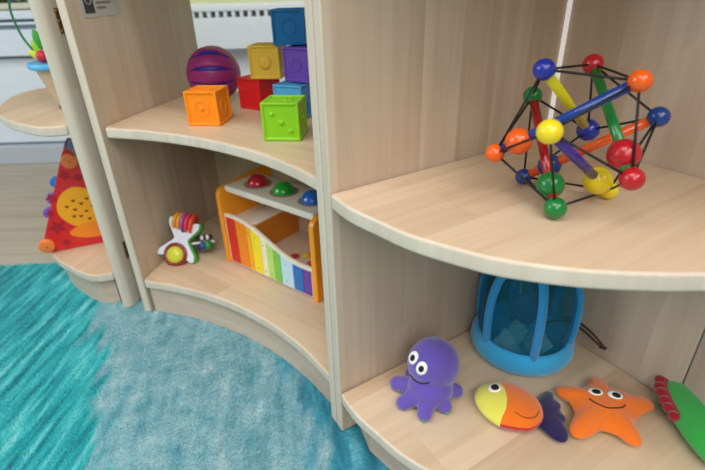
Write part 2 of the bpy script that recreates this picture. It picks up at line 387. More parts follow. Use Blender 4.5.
pl = [Vector((p.x, p.y)) for p in catmull([(-.536, .892, 0), (-.575, .890, 0), (-.636, .928, 0), (-.686, .972, 0), (-.735, 1.035, 0), (-.78, 1.13, 0), (-.79, 1.22, 0)], closed=False, n=5)]
plinth(pl[::-1], .018, RGZ, ZL-TH-.0005, u, 6)
brass = mat('brass', '#a08250', .35, metal=.9)
hn = d2(AA-90)
for zc in (.145, .60):
    h = MB(); 
    Mh = axes(V3(A+.030*d2(AA)+.0005*hn, zc), V3(d2(AA), 0), Vector((0, 0, 1)), V3(hn, 0))
    h.prism([(-.003, -.020), (.010, -.020), (.010, .020), (-.003, .020)], 0, .0015, Mh)
    for q in (-.016, 0, .016): h.lathe([(0, .0028), (.002, .0026), (.003, .0015), (.003, 0)], Mh @ Matrix.Translation((.001, q, .0)), 10)
    k0 = Mh @ Vector((.011, 0, .004))
    h.tube([k0+Vector((0, 0, -.022)), k0+Vector((0, 0, .022))], .0035, 10)
    h.build('hinge', brass, u, smooth=False)

# ---------------------------------------------------------------- soft cubes
CS = .06
def cube_mesh(S=CS, reliefs=()):
    """cube with a raised rim and recessed field on every face; reliefs per face key"""
    bm = bmesh.new(); bmesh.ops.create_cube(bm, size=S)
    fs = list(bm.faces)
    for f in fs:
        r = bmesh.ops.inset_region(bm, faces=[f], thickness=.0055, depth=0)
        r = bmesh.ops.inset_region(bm, faces=[f], thickness=.0012, depth=-.0022)
    bmesh.ops.translate(bm, verts=bm.verts, vec=(S/2, S/2, S/2))
    bmesh.ops.recalc_face_normals(bm, faces=bm.faces)
    V = [v.co.copy() for v in bm.verts]; F = [tuple(v.index for v in f.verts) for f in bm.faces]; bm.free()
    mb = MB(); mb.add(V, F); return mb
def toy_cube(x, y, z, yaw, colour, label, front=(), top=(), group='soft toy cubes', rel='dot'):
    M = Matrix.Translation((x, y, z+.0004)) @ Matrix.Rotation(yaw, 4, 'Z')
    m = mat('soft_rubber', colour, .45, spec=.4, bump=.15, bscale=900)
    mb = cube_mesh(); V = [M @ v for v in mb.v]
    c = M @ Vector((CS/2, CS/2, 0))
    t = thing('toy_cube', label, 'toy block', (c.x, c.y, c.z), group)
    ob('body', V, mb.f, m, t, bevel=.0014, seg=3)
    S = CS; d = .0022
    faces = {'front': axes(Vector((0, d, 0)), Vector((1, 0, 0)), Vector((0, 0, 1)), Vector((0, -1, 0))),
             'top': axes(Vector((0, 0, S-d)), Vector((1, 0, 0)), Vector((0, 1, 0)), Vector((0, 0, 1))),
             'right': axes(Vector((S-d, 0, 0)), Vector((0, 1, 0)), Vector((0, 0, 1)), Vector((1, 0, 0)))}
    for fk, items in (('front', front), ('top', top), ('right', top)):
        for it in items:
            r = MB(); K = M @ faces[fk]
            if it[0] == 'dot': r.lathe([(0, .0026), (it[3]*.6, .0022), (it[3], .0006), (it[3], -.0005)], K @ Matrix.Translation((it[1]*S, it[2]*S, 0)), 20)
            elif it[0] == 'ring': r.tube([K @ Vector((it[1]*S+it[3]*math.cos(q), it[2]*S+it[3]*math.sin(q), .0)) for q in np.linspace(0, 2*PI, 28)[:-1]], .0011, 8, closed=True)
            elif it[0] == 'line': r.tube([K @ Vector((a*S, b_*S, .0003)) for a, b_ in it[1]], .0013, 8)
            r.build('embossed_shape', m, t, smooth=True)
    return t
dots3 = [('dot', .28, .70, .0042), ('dot', .52, .48, .0048), ('dot', .74, .26, .0042)]
sail = [('ring', .5, .5, .013), ('dot', .5, .5, .005)]
toy_cube(-.1370, .737, ZU, -.131, '#8ad016', 'lime green soft cube with three raised dots, nearest the shelf edge', dots3, [('dot', .55, .5, .0045), ('line', [(.62, .5), (.75, .58)])])
toy_cube(-.2885, .845, ZU, -.152, '#ff8c00', 'bright orange soft cube on the middle shelf in front of the ball', sail, [('ring', .5, .5, .012)])
toy_cube(-.2210, .975, ZU, -.60, '#d8121c', 'red soft cube on the shelf under the yellow cube', [('ring', .5, .5, .008)], [('ring', .5, .5, .012)])
toy_cube(-.1870, .945, ZU+CS+.0006, -.149, '#e0b83e', 'mustard yellow soft cube with a raised circle, stacked on the red cube', [('dot', .52, .5, .013)], [('ring', .5, .5, .012)])
toy_cube(-.1380, .888, ZU, -.45, '#4fa8e0', 'light blue soft cube standing behind the lime green cube', [('ring', .5, .5, .01)], [('ring', .5, .5, .012)])
toy_cube(-.1180, .915, ZU+CS+.0006, -.60, '#6a44b0', 'purple soft cube stacked beside the yellow cube', [('ring', .5, .5, .01)], [('ring', .5, .5, .012)])
toy_cube(-.1350, .930, ZU+2*CS+.0012, -.033, '#0070b4', 'deep blue soft cube on top of the cube stack', [('ring', .5, .5, .013)], [('ring', .5, .5, .012)])
toy_cube(-.0540, .830, ZU, -.35, '#e0409a', 'pink soft cube mostly hidden behind the maple upright', [('ring', .5, .5, .01)], [('ring', .5, .5, .012)])

# ---------------------------------------------------------------- purple ball with dark blue lens-shaped slots
def slotted_ball(c, r):
    nu, nv = 144, 72; V = []; F = []; mi = []
    X = Vector((1, .10, -.02)).normalized(); Z = Vector((0, .04, 1)); Z = (Z-X*Z.dot(X)).normalized(); Y = Z.cross(X)
    nb = 10
    def lens(ph, th):
        k_ = (ph/(2*PI)*nb) % 1; d = abs(k_-.5)*2*PI/nb          # distance in longitude from slot centre
        s = math.sin(th); lim = .10*max(0, 1-((th-PI/2)/(.30*PI))**2)
        return d < lim, max(0., 1-d/(lim+1e-6)), k_
    for i in range(nv+1):
        th = PI*i/nv
        for j in range(nu):
            ph = 2*PI*j/nu; inside, q, k_ = lens(ph, th)
            rr = r*(1+.012*math.cos((k_)*2*PI)*0)-(.0035*min(1, q*3) if inside else 0)
            V.append(Vector(c)+rr*(X*math.cos(th)+math.sin(th)*(Y*math.cos(ph)+Z*math.sin(ph))))
    for i in range(nv):
        for j in range(nu):
            F.append((i*nu+j, i*nu+(j+1) % nu, (i+1)*nu+(j+1) % nu, (i+1)*nu+j))
            mi.append(1 if lens(2*PI*(j+.5)/nu, PI*(i+.5)/nv)[0] else 0)
    o = ob('toy_ball', V, F, [mat('ball_purple', '#94256f', .4, var=.12, vscale=40), mat('ball_slot', '#2c1a86', .45)], None, smooth=True, mi=mi)
    return tag(o, 'purple rubber ball with dark blue lens-shaped slots behind the orange cube', 'ball')
slotted_ball((-.2860, 1.0560, ZU+.0563), .0560)

# ---------------------------------------------------------------- pounding bench with xylophone front
ba = -.6713; bo = Vector((-.2848, .9137, ZL+.0006)); BL_, BH, BD = .2749, .184, .150
B = Matrix.Translation(bo) @ Matrix.Rotation(ba, 4, 'Z')
bench = thing('pounding_bench', 'orange-sided wooden pounding bench with a rainbow xylophone front, on the bottom shelf', 'toy', tuple(B @ Vector((BL_/2, BD/2, 0))))
orange = mat('orange_paint', '#ff9e18', .35, coat=.2); cream = mat('cream_wood', '#efe4d2', .5, bump=.05); 
def side_prof():
    q = [(0, 0), (BD, 0), (BD, BH-.02)]+[(BD-.015+.015*math.cos(t), BH-.015+.015*math.sin(t)+.002) for t in np.linspace(0, PI/2, 6)]
    q += [(.10, BH+.001)]
    q += [(.018+.018*math.cos(t), BH-.026+.018*math.sin(t)) for t in np.linspace(PI/2, PI, 6)]
    return q
for x0 in (0, BL_-.0125):
    Mx = B @ axes(Vector((x0, 0, 0)), Vector((0, 1, 0)), Vector((0, 0, 1)), Vector((1, 0, 0)))
    MB().prism(side_prof(), 0, .0125, Mx).build('side_panel', orange, bench, bevel=.002)
x0, x1 = .0128, BL_-.0128
ztb = BH-.004
bb = MB().box((x0, .016, ztb-.014), (x1, .108, ztb), B); tb = bb.build('hole_board', cream, bench, bevel=.003)
holes = [.067, .143, .220]
for hx in holes:
    MB().lathe([(.0215, .0004), (.0265, .0012), (.0295, .0004)], B @ Matrix.Translation((hx, .062, ztb)), 36).build('hole_rim', mat('groove_brown', '#a89678', .6), bench)
def pball(hx, c, nm, r=.0225):
    p = B @ Vector((hx, .062, ztb-.0015))
    o = MB().ball(p, r, n=32).build('pounding_ball', mat('gloss_'+nm, c, .18, coat=.6), None, smooth=True)
    tag(o, '%s glossy wooden ball resting in a hole of the pounding bench' % nm, 'ball', 'balls in the pounding bench')
pball(holes[0], '#c4122c', 'red'); pball(holes[1], '#12a528', 'green'); pball(holes[2], '#1568c8', 'blue')
# back board, floor, sloping ramp, orange divider, painted flowers
MB().box((x0, BD-.012, .004), (x1, BD-.004, .115), B).build('back_board', mat('pink_cream', '#d9c0aa', .6), bench, bevel=.001)
MB().box((x0, .0135, .040), (x1, BD-.013, .048), B).build('base_board', mat('pink_cream2', '#d3b9a0', .6), bench, bevel=.001)
rmp = MB(); rmp.prism([(x0, .098), (x0+.085, .108), (x0+.085, .114), (x0, .104)], 0, .118, B @ axes(Vector((0, BD-.014, 0)), Vector((1, 0, 0)), Vector((0, 0, 1)), Vector((0, -1, 0))))
rmp.build('ramp', cream, bench, bevel=.001)
MB().box((x0+.080, .0135, .0485), (x0+.088, BD-.014, .112), B).build('divider', mat('orange_inner', '#c97a1c', .5), bench, bevel=.001)
fl = [(.175, '#b3202c'), (.192, '#e0b824'), (.208, '#3f8f3a'), (.222, '#b3202c'), (.236, '#d9b727'), (.200, '#8f2030'), (.228, '#5aa03a')]
for i, (fx, c) in enumerate(fl):
    f = MB(); yy = .045+.014*(i % 3)
    for q in range(5): f.ball(B @ Vector((fx+.0055*math.cos(q*1.257), yy+.0055*math.sin(q*1.257), .0508)), .0045, (1, 1, .5), n=10)
    f.ball(B @ Vector((fx, yy, .0525)), .003, n=10)
    f.build('flower_bead', mat('flower', c, .4), bench, smooth=True)
# front with keys
def topz(x):
    t = (x-x0)/(x1-x0); return .121-.050*t+.010*math.sin(2*PI*t)-.002
Mf = B @ axes(Vector((0, .0125, 0)), Vector((1, 0, 0)), Vector((0, 0, 1)), Vector((0, -1, 0)))
xs = np.linspace(x0, x1, 40)
MB().prism([(x0, .002), (x1, .002)]+[(x, topz(x)) for x in xs[::-1]], 0, .0075, Mf).build('front_board', cream, bench, bevel=.001)
cols = [('#dc2418', 1.05), ('#f58a14', 1.15), ('#fbb01e', .5), ('#fbe020', 1.0), ('#f3ecc0', .6), ('#b8e070', .65), ('#7cc850', .7), ('#bfe2f2', 1.2), ('#1d6fc2', .95), ('#6b3aa0', .75)]
tot = sum(c[1] for c in cols); xk = x0+.005; W = (x1-x0-.010)
for c, wd in cols:
    w_ = W*wd/tot; q = np.linspace(xk+.0006, xk+w_-.0006, 6)
    kk = MB().prism([(q[0], .006), (q[-1], .006)]+[(x, topz(x)-.006) for x in q[::-1]], .0077, .0095, Mf).build('xylophone_key', mat('key', c, .35), bench, bevel=.0006)
    for zz in (.018, topz(q[2])-.018):
        MB().lathe([(0, .0011), (.0012, .0008), (.0016, 0)], Mf @ Matrix.Translation((q[2]+.001, zz, .0095)), 10).build('pin', mat('pin_metal', '#9a948c', .4, metal=.6), kk)
    xk += w_

# ---------------------------------------------------------------- rattle toy beside the bench
def rattle():
    c = Vector((-.378, .935, ZL)); t = thing('rattle', 'white and green four-armed baby rattle with coloured rings, on the bottom shelf', 'toy', (c.x, c.y, c.z+.0005))
    view = Vector((.378, -.935, .42)).normalized()       # face turned to the room and tipped back
    M0 = facing(Vector((c.x-.004, c.y, c.z+.0455)), Vector((-.06, -.86, .46)))
    M0 = M0 @ Matrix.Rotation(math.radians(-12), 4, 'Z')
    def xshape(sc=1.0):
        pts = []
        tips = [(-.030, .042), (.030, .038), (.034, -.040), (-.040, -.036)]
        ctr = [(0, .010), (.016, 0), (0, -.012), (-.016, 0)]
        out = []
        for i, (tx, ty) in enumerate(tips):
            d = Vector((tx, ty)).normalized(); nn = Vector((-d.y, d.x)); w_ = .0095*sc
            a = Vector((tx, ty))
            out += [a*.55+nn*w_*1.05, a+nn*w_*.9-d*.004, a+d*.006*sc, a-nn*w_*.9-d*.004, a*.55-nn*w_*1.05]
            nx = Vector((0, 0))
            j = (i+1) % 4; m_ = (Vector(tips[i]).normalized()+Vector(tips[j]).normalized()); m_ = m_.normalized()*.0165
            out.append(m_)
        return [(p.x, p.y) for p in [Vector((v[0], v[1])) for v in catmull([(q.x, q.y, 0) for q in out], True, 5)]]
    xs_ = xshape()
    MB().prism(xs_, .006, .011, M0).build('front_plate', mat('rattle_white', '#dfe4f2', .3, coat=.3), t, bevel=.002)
    MB().prism(xshape(1.12), -.010, .0058, M0 @ Matrix.Translation((.003, 0, 0))).build('back_plate', mat('rattle_green', '#2f9e2c', .35, coat=.3), t, bevel=.002)
    # rings on a bar between the two upper arms
    for i, (xx, cc, r) in enumerate(((-.020, '#e0a020', .021), (-.011, '#e8a04c', .021), (-.002, '#b0509c', .0225), (.008, '#d8404c', .0235), (.018, '#e8503c', .0235))):
        MB().lathe([(.006, -.0035), (r-.002, -.0035), (r, -.001), (r, .001), (r-.002, .0035), (.006, .0035)], M0 @ Matrix.Translation((xx, .040, .002)) @ Matrix.Rotation(PI/2, 4, 'Y'), 32).build('ring', mat('ring', cc, .35, coat=.3), t, smooth=True)
    MB().tube([M0 @ Vector((-.032, .040, .002)), M0 @ Vector((.032, .038, .002))], .0035, 10).build('bar', mat('rattle_white2', '#e4e4ec', .3), t)
    # lower spinner: dark red drum with lime dome
    Ms = M0 @ Matrix.Translation((-.004, -.034, .004)) @ Matrix.Diagonal((1.18, 1.18, 1.1, 1))
    MB().lathe([(0, -.009), (.021, -.009), (.0235, -.005), (.0235, .006), (.021, .009), (.017, .0095), (.017, .008), (0, .008)], Ms, 36).build('spinner', mat('spinner_red', '#8a2036', .35, coat=.3), t, smooth=True)
    MB().lathe([(.0165, .008), (.015, .013), (.009, .0165), (0, .0175)], Ms, 32).build('spinner_dome', mat('dome_lime', '#cfd53a', .3, coat=.4), t, smooth=True)
    # axle at the right with striped beads
    p0 = M0 @ Vector((.022, -.004, -.002)); dr = (Vector((.9, .42, -.12))).normalized()
    MB().tube([p0, p0+dr*.050], .0028, 10).build('axle', mat('axle_white', '#e6e8ec', .3), t)
    for i, (s, cc, r) in enumerate(((.022, '#2a4a8c', .011), (.034, '#2f8a3a', .012))):
        MB().ball(p0+dr*s+Vector((0, 0, -.008)), r, n=20).build('bead', mat('bead', cc, .3), t, smooth=True)
    for i, (s, cc) in enumerate(((.016, '#202024'), (.022, '#e8e8e8'), (.028, '#202024'), (.034, '#e8e8e8'), (.040, '#202024'))):
        MB().ball(p0+dr*s+Vector((0, .004, .010)), .0062, n=16).build('striped_bead', mat('bead', cc, .3), t, smooth=True)
rattle()

# ---------------------------------------------------------------- red triangular activity toy on the left unit
def triangle_toy():
    pL = Vector((-.733, .966)); d = d2(24); L = .236; nn = Vector((d.y, -d.x))   # nn faces the room
    t = thing('activity_triangle', 'red triangular activity toy with a yellow painted bird, on the left bottom shelf', 'toy', (pL.x+d.x*L/2, pL.y+d.y*L/2, ZL+.0006))
    Mt = axes(V3(pL, ZL+.0008), V3(d, 0), Vector((0, 0, 1)), V3(nn, 0))
    red = mat('triangle_red', '#d41f22', .4, coat=.2)
    H = .252; T = [(0, .0), (L, .0), (L*.5, H)]
    def rounded(T, r, n=6):
        out = []
        for i in range(3):
            a = Vector(T[i-1]); b_ = Vector(T[i]); c = Vector(T[(i+1) % 3])
            e1 = (a-b_).normalized(); e2 = (c-b_).normalized()
            for q in range(n+1):
                s = q/n; out.append(b_+e1*r*(1-s)**2+e2*r*s**2)
        return [(p.x, p.y) for p in out]
    MB().prism(rounded(T, .03), -.006, 0, Mt).build('front_board', red, t, bevel=.001)
    # the toy is a prism: two sloping blue sides and a rear board
    MB().prism(rounded(T, .03), -.100, -.094, Mt).build('rear_board', mat('rear_red', '#b81d24', .5), t, bevel=.001)
    sb = MB(); a = Vector((.012, .014)); b_ = Vector((L*.5, H-.016)); c = Vector((L-.012, .014))
    for p, q in ((a, b_), (b_, c)):
        e_ = (q-p).normalized(); w_ = Vector((-e_.y, e_.x))*.003
        sb.prism([tuple(p-w_), tuple(q-w_), tuple(q+w_), tuple(p+w_)], -.0938, -.0062, Mt)
    sb.build('blue_side', mat('side_blue', '#1f6fbe', .4), t)
    for i, (s, cc) in enumerate(((.45, '#8a58b8'), (.30, '#8a58b8'), (.62, '#3f86d0'))):
        p = a+(b_-a)*s+Vector((-.010, .002))
        MB().lathe([(0, -.008), (.012, -.008), (.013, 0), (.012, .008), (0, .008)], Mt @ Matrix.Translation((p.x+.004, p.y, -.045)), 14).build('side_gear', mat('gear', cc, .4), t)
    # darker red printed shapes, yellow bird with brown hearts, orange corner knobs
    pat = mat('print_darkred', '#a81622', .45)
    for (cx, cz, s) in ((.100, .180, .014), (.060, .132, .013), (.052, .060, .020), (.060, .018, .012), (.125, .170, .012), (.048, .096, .011)):
        star = [(cx+s*(1 if q % 2 else .5)*math.cos(q*PI/5), cz+s*(1 if q % 2 else .5)*math.sin(q*PI/5)) for q in range(10)]
        MB().prism(star, .0002, .0007, Mt).build('printed_star', pat, t)
    yb = catmull([(.063, .092, 0), (.074, .130, 0), (.105, .150, 0), (.138, .138, 0), (.162, .105, 0), (.168, .066, 0), (.135, .048, 0), (.088, .056, 0)], True, 6)
    MB().prism([(p.x, p.y) for p in yb], .0003, .0010, Mt).build('yellow_bird', mat('bird_yellow', '#f2a818', .45), t)
    wg = catmull([(.072, .040, 0), (.105, .058, 0), (.160, .056, 0), (.185, .032, 0), (.15, .020, 0), (.10, .022, 0)], True, 6)
    MB().prism([(p.x, p.y) for p in wg], .0011, .0016, Mt).build('orange_wing', mat('wing_orange', '#f58a1e', .45), t)
    for (cx, cz) in ((.084, .106), (.100, .118), (.098, .096), (.114, .108), (.120, .088), (.106, .078), (.128, .118), (.136, .098), (.092, .080), (.122, .068)):
        hrt = [(cx+.0045*math.sin(q)**3, cz+.0042*(.81*math.cos(q)-.31*math.cos(2*q)-.12*math.cos(3*q))) for q in np.linspace(0, 2*PI, 17)[:-1]]
        MB().prism(hrt, .0011, .0016, Mt).build('printed_heart', mat('heart_brown', '#8a3a12', .5), t)
    for (cx, cz) in ((.019, .0205), (L-.019, .0205), (L*.5, H-.041)):
        k_ = MB().lathe([(0, .009), (.013, .009), (.0165, .007), (.0172, .001), (.0172, 0), (0, 0)], Mt @ Matrix.Translation((cx, cz, .0002)), 30).build('corner_knob', mat('knob_orange', '#f0803a', .45), t, bevel=.0005)
        MB().lathe([(0, .0105), (.0015, .010), (.002, .009)], Mt @ Matrix.Translation((cx, cz, .0002)), 10).build('screw', mat('screw', '#8a6a40', .4, metal=.7), k_)
triangle_toy()

# ---------------------------------------------------------------- bead-maze pot on the left unit's upper shelf
def bead_pot():
    c = Vector((-.592, 1.030)); t = thing('bead_maze', 'wooden pot bead maze with a blue top and green wire, on the left upper shelf', 'toy', (c.x, c.y, ZU+.0005))
    z = ZU+.0006; T_ = Matrix.Translation((c.x, c.y, z))
    MB().lathe([(0, .006), (.024, .006), (.027, .010), (.046, .082), (.0, .082)], T_, 36).build('pot', mat('pot_wood', '#c9b091', .5), t, bevel=.001)
    MB().lathe([(0, 0), (.022, 0), (.025, .0058), (0, .0058)], T_, 30).build('foot', mat('foot_brown', '#5a3a24', .6), t)
    MB().lathe([(0, .0822), (.055, .0822), (.058, .086), (.058, .091), (.056, .094), (0, .094)], T_, 40).build('blue_top', mat('top_blue', '#5cb4e6', .4), t, smooth=False, bevel=.001)
    wire = catmull([(-.022, .0, .094), (-.040, -.006, .115), (-.056, -.006, .150), (-.062, 0, .200), (-.035, .004, .235), (.018, .004, .215), (.035, .0, .160), (.030, 0, .097)], False, 8)
    MB().tube([Vector((c.x, c.y, z))+p for p in wire], .0022, 8).build('wire', mat('wire_green', '#1f7a48', .35), t, smooth=True)
    for (dx_, dz, ang, cc, s) in ((-.028, .118, 2.0, '#9ccc2e', .75), (-.022, .136, 1.7, '#3fa83a', .8), (.010, .136, 1.1, '#3fa83a', .8), (-.034, .106, 2.5, '#d8dc3a', .7), (.012, .118, .8, '#e8d23a', .9)):
        M_ = Matrix.Translation((c.x+dx_, c.y-.012, z+dz)) @ Matrix.Rotation(-(ang-PI/2), 4, 'Y')
        MB().ball((0, 0, 0), .024*s, (.42, .25, 1), n=18).build('leaf', mat('leaf', cc, .4), t, smooth=True, M=M_)
    MB().ball((c.x-.014, c.y-.026, z+.106), .012, n=18).build('red_bead', mat('bead_red', '#d02440', .35), t, smooth=True)
    MB().ball((c.x+.018, c.y-.022, z+.110), .012, n=18).build('pink_bead', mat('bead_pink', '#c01850', .35), t, smooth=True)
bead_pot()

# ---------------------------------------------------------------- rod-and-cord skeleton toy on the right unit
NODE = {'A1a': (.1572, .4915, .4770), 'A1b': (.2601, .4320, .5600), 'A2a': (.2041, .5211, .4369), 'A2b': (.3054, .4616, .5192),
        'B1a': (.2113, .5498, .5243), 'B1b': (.2063, .4326, .4370), 'B2a': (.2590, .5206, .5615), 'B2b': (.2582, .4033, .4781),
        'C1a': (.1899, .4754, .5651), 'C1b': (.2761, .5354, .4866), 'C2a': (.1809, .4177, .5204), 'C2b': (.2832, .4777, .4352)}
NODE = {k: Vector(v) for k, v in NODE.items()}
def skeleton_toy():
    t = thing('rod_and_cord_toy', 'colourful wooden rods and balls joined by black cords, on the right unit middle shelf', 'toy', (.2065, .4400, ZU+.0005))
    gl = dict(rough=.25, coat=.25)
    C_ = {'blue': '#1b2f9c', 'navy': '#123a80', 'rodblue': '#103a8c', 'red': '#b51220', 'orange': '#ee5f10', 'green': '#0f7a34', 'yellow': '#f0d418', 'purple': '#3e2880', 'rodyellow': '#d8cf10', 'rodorange': '#e2591a', 'rodgreen': '#12803a', 'rodred': '#aa1018'}
    m = {k: mat('lacquer_'+k, v, **gl) for k, v in C_.items()}
    for a, b_, c in (('A1a', 'A1b', 'rodblue'), ('A2a', 'A2b', 'rodorange'), ('B1a', 'B1b', 'rodred'), ('B2a', 'B2b', 'rodgreen'), ('C1a', 'C1b', 'rodyellow'), ('C2a', 'C2b', 'purple')):
        p, q = NODE[a], NODE[b_]
        MB().tube([p.lerp(q, .03), p.lerp(q, .97)], .0050, 16).build('rod', m[c], t, smooth=True)
    for k, c, r in (('A1a', 'orange', .0103), ('A1b', 'orange', .0104), ('A2a', 'navy', .0098), ('A2b', 'navy', .0104), ('B1a', 'green', .0108), ('B1b', 'green', .0115),
                    ('B2a', 'red', .0108), ('B2b', 'red', .0112), ('C1a', 'blue', .0107), ('C1b', 'blue', .0128), ('C2a', 'yellow', .0118), ('C2b', 'yellow', .0100)):
        MB().ball(NODE[k], r, (1, 1, .97), n=28).build('end_ball', m[c], t, smooth=True)
    for p, c, r in (((.1767, .4802, .4928), 'orange', .0139), ((.2584, .4256, .4939), 'red', .0151), ((.2583, .4162, .4850), 'green', .0064), ((.2617, .4651, .4521), 'yellow', .0148), ((.2073, .4549, .4530), 'green', .0142), ((.2264, .5080, .4550), 'navy', .0130)):
        MB().ball(p, r, n=28).build('bead', m[c], t, smooth=True)
    cord = mat('black_cord', '#0c0c0e', .6)
    ks = list(NODE); dst = []
    mate = {k: k[:2]+('b' if k[2] == 'a' else 'a') for k in ks}
    par = {'A1': 'A2', 'A2': 'A1', 'B1': 'B2', 'B2': 'B1', 'C1': 'C2', 'C2': 'C1'}
    for i, a in enumerate(ks):
        for b_ in ks[i+1:]:
            if mate[a] == b_ or par[a[:2]] == b_[:2]: continue
            dst.append(((NODE[a]-NODE[b_]).length, a, b_))
    dst.sort()
    for d, a, b_ in dst[:24]:
        MB().tube([NODE[a], NODE[b_]], .00125, 8).build('cord', cord, t, smooth=True)
skeleton_toy()

# ---------------------------------------------------------------- plush toys
def plush(name, c, **k): return mat(name, c, .85, spec=.2, sheen=.5, bump=.35, bscale=1400, var=.07, vscale=60, **k)
class Puff:
    """stuffed shape sewn from an outline: flat-ish underneath, domed on top"""
    def __init__(s, poly, zc, ht, hb, e=(2.0, .55), ctr=None, rings=16):
        s.P = [Vector((p[0], p[1])) for p in poly]; n = len(s.P)
        s.c = sum(s.P, Vector((0, 0)))/n if ctr is None else Vector(ctr); s.zc, s.ht, s.hb, s.e = zc, ht, hb, e; s.rings = rings
    def h(s, t): return max(0, 1-t**s.e[0])**s.e[1]
    def mesh(s):
        n = len(s.P); V = [V3(s.c, s.zc+s.ht)]; F = []
        R = s.rings; ts = [math.sin(PI/2*i/R) for i in range(1, R+1)]
        for t in ts: V += [V3(s.c+(p-s.c)*t, s.zc+s.ht*s.h(t)) for p in s.P]
        top = len(V)
        for t in ts[:-1][::-1]: V += [V3(s.c+(p-s.c)*t, s.zc-s.hb*s.h(t)) for p in s.P]
        V.append(V3(s.c, s.zc-s.hb)); tot = 2*R-1
        for j in range(n):
            F.append((0, 1+j, 1+(j+1) % n))
            for i in range(tot-1): a = 1+i*n; F.append((a+j, a+n+j, a+n+(j+1) % n, a+(j+1) % n))
            a = 1+(tot-1)*n; F.append((a+j, len(V)-1, a+(j+1) % n))
        return V, F
    def z(s, x, y):
        d = Vector((x, y))-s.c; 
        if d.length < 1e-6: return s.zc+s.ht
        n = len(s.P); best = None
        for i in range(n):
            a = s.P[i]-s.c; b_ = s.P[(i+1) % n]-s.c; e_ = b_-a
            den = d.x*e_.y-d.y*e_.x
            if abs(den) < 1e-12: continue
            k = (a.x*e_.y-a.y*e_.x)/den; u = (a.x*d.y-a.y*d.x)/den
            if k > 0 and -1e-6 <= u <= 1+1e-6: best = k if best is None else min(best, k)
        t = min(1, 1/best); return s.zc+s.ht*s.h(t)
    def nrm(s, x, y, e=.002):
        return Vector((s.z(x-e, y)-s.z(x+e, y), s.z(x, y-e)-s.z(x, y+e), 2*e)).normalized()
eye_w = mat('felt_white', '#f4f2ee', .8); eye_b = mat('felt_black', '#141418', .7); stitch = mat('thread_black', '#2a1414', .7)
def eye(p, nrm, r, parent, up=(0, 1, 0), sc=1.3, pr_=.56, off=(0, 0)):
    M_ = facing(Vector(p), nrm, up) 
    e_ = MB().lathe([(r, -.0006), (r*.97, .0010), (r*.6, .0017), (0, .0020)], M_ @ Matrix.Diagonal((1, sc, 1, 1)), 28).build('eye', eye_w, parent, smooth=True)
    MB().lathe([(r*pr_, .0012), (r*pr_*.9, .0024), (0, .0029)], M_ @ Matrix.Translation((off[0], off[1], 0)) @ Matrix.Diagonal((1, sc, 1, 1)), 24).build('pupil', eye_b, e_, smooth=True)
def smooth_poly(P, n=6): return [(p.x, p.y) for p in catmull([(a, b_, 0) for a, b_ in P], True, n)]

# starfish
def starfish():
    tips = [Vector(p) for p in ((.2900, .4985), (.3570, .5200), (.4140, .4660), (.3580, .4000), (.2815, .4180))]
    val = [Vector(p) for p in ((.3200, .4960), (.3770, .4930), (.3730, .4370), (.3225, .4250), (.2990, .4560))]
    c = Vector((.3440, .4640)); out = []
    for i, tp in enumerate(tips):
        d = (tp-c).normalized(); n_ = Vector((-d.y, d.x)); w_ = .0115      # tips run clockwise
        out += [c+d*((tp-c).length-.020)+n_*w_*-1.25*-1, tp-d*.006+n_*w_*.82, tp, tp-d*.006-n_*w_*.82, c+d*((tp-c).length-.020)-n_*w_*1.25, val[i]]
    poly = smooth_poly([(p.x, p.y) for p in out], 5)
    pf = Puff(poly, ZL+.0125, .0165, .012, e=(2.2, .6), ctr=c, rings=18)
    t = thing('plush_starfish', 'orange plush starfish with a stitched smile, lying on the bottom shelf', 'soft toy', (c.x, c.y, ZL+.0005))
    V, F = pf.mesh(); mi = [0 if sum(V[q].z for q in f)/len(f) > ZL+.0105 else 1 for f in F]
    bm_o = ob('body', V, F, [plush('plush_orange', '#f2761a'), plush('plush_yellow', '#e6c33a')], t, smooth=True, mi=mi)
    for (x, y), off in (((.3350, .4775), (.0008, -.001)), ((.3590, .4700), (.0008, -.001))):
        eye((x, y, pf.z(x, y)), pf.nrm(x, y)*1.0+Vector((-.05, -.15, 0)), .0100, t, up=(.18, 1, 0), sc=.78, pr_=.60, off=off)
    pts = catmull([(.3215, .4665, 0), (.3270, .4560, 0), (.3360, .4495, 0), (.3480, .4475, 0), (.3580, .4495, 0), (.3650, .4540, 0)], False, 6)
    MB().tube([Vector((p.x, p.y, pf.z(p.x, p.y)+.0003)) for p in pts], .00085, 8).build('smile', stitch, t, smooth=True)
starfish()

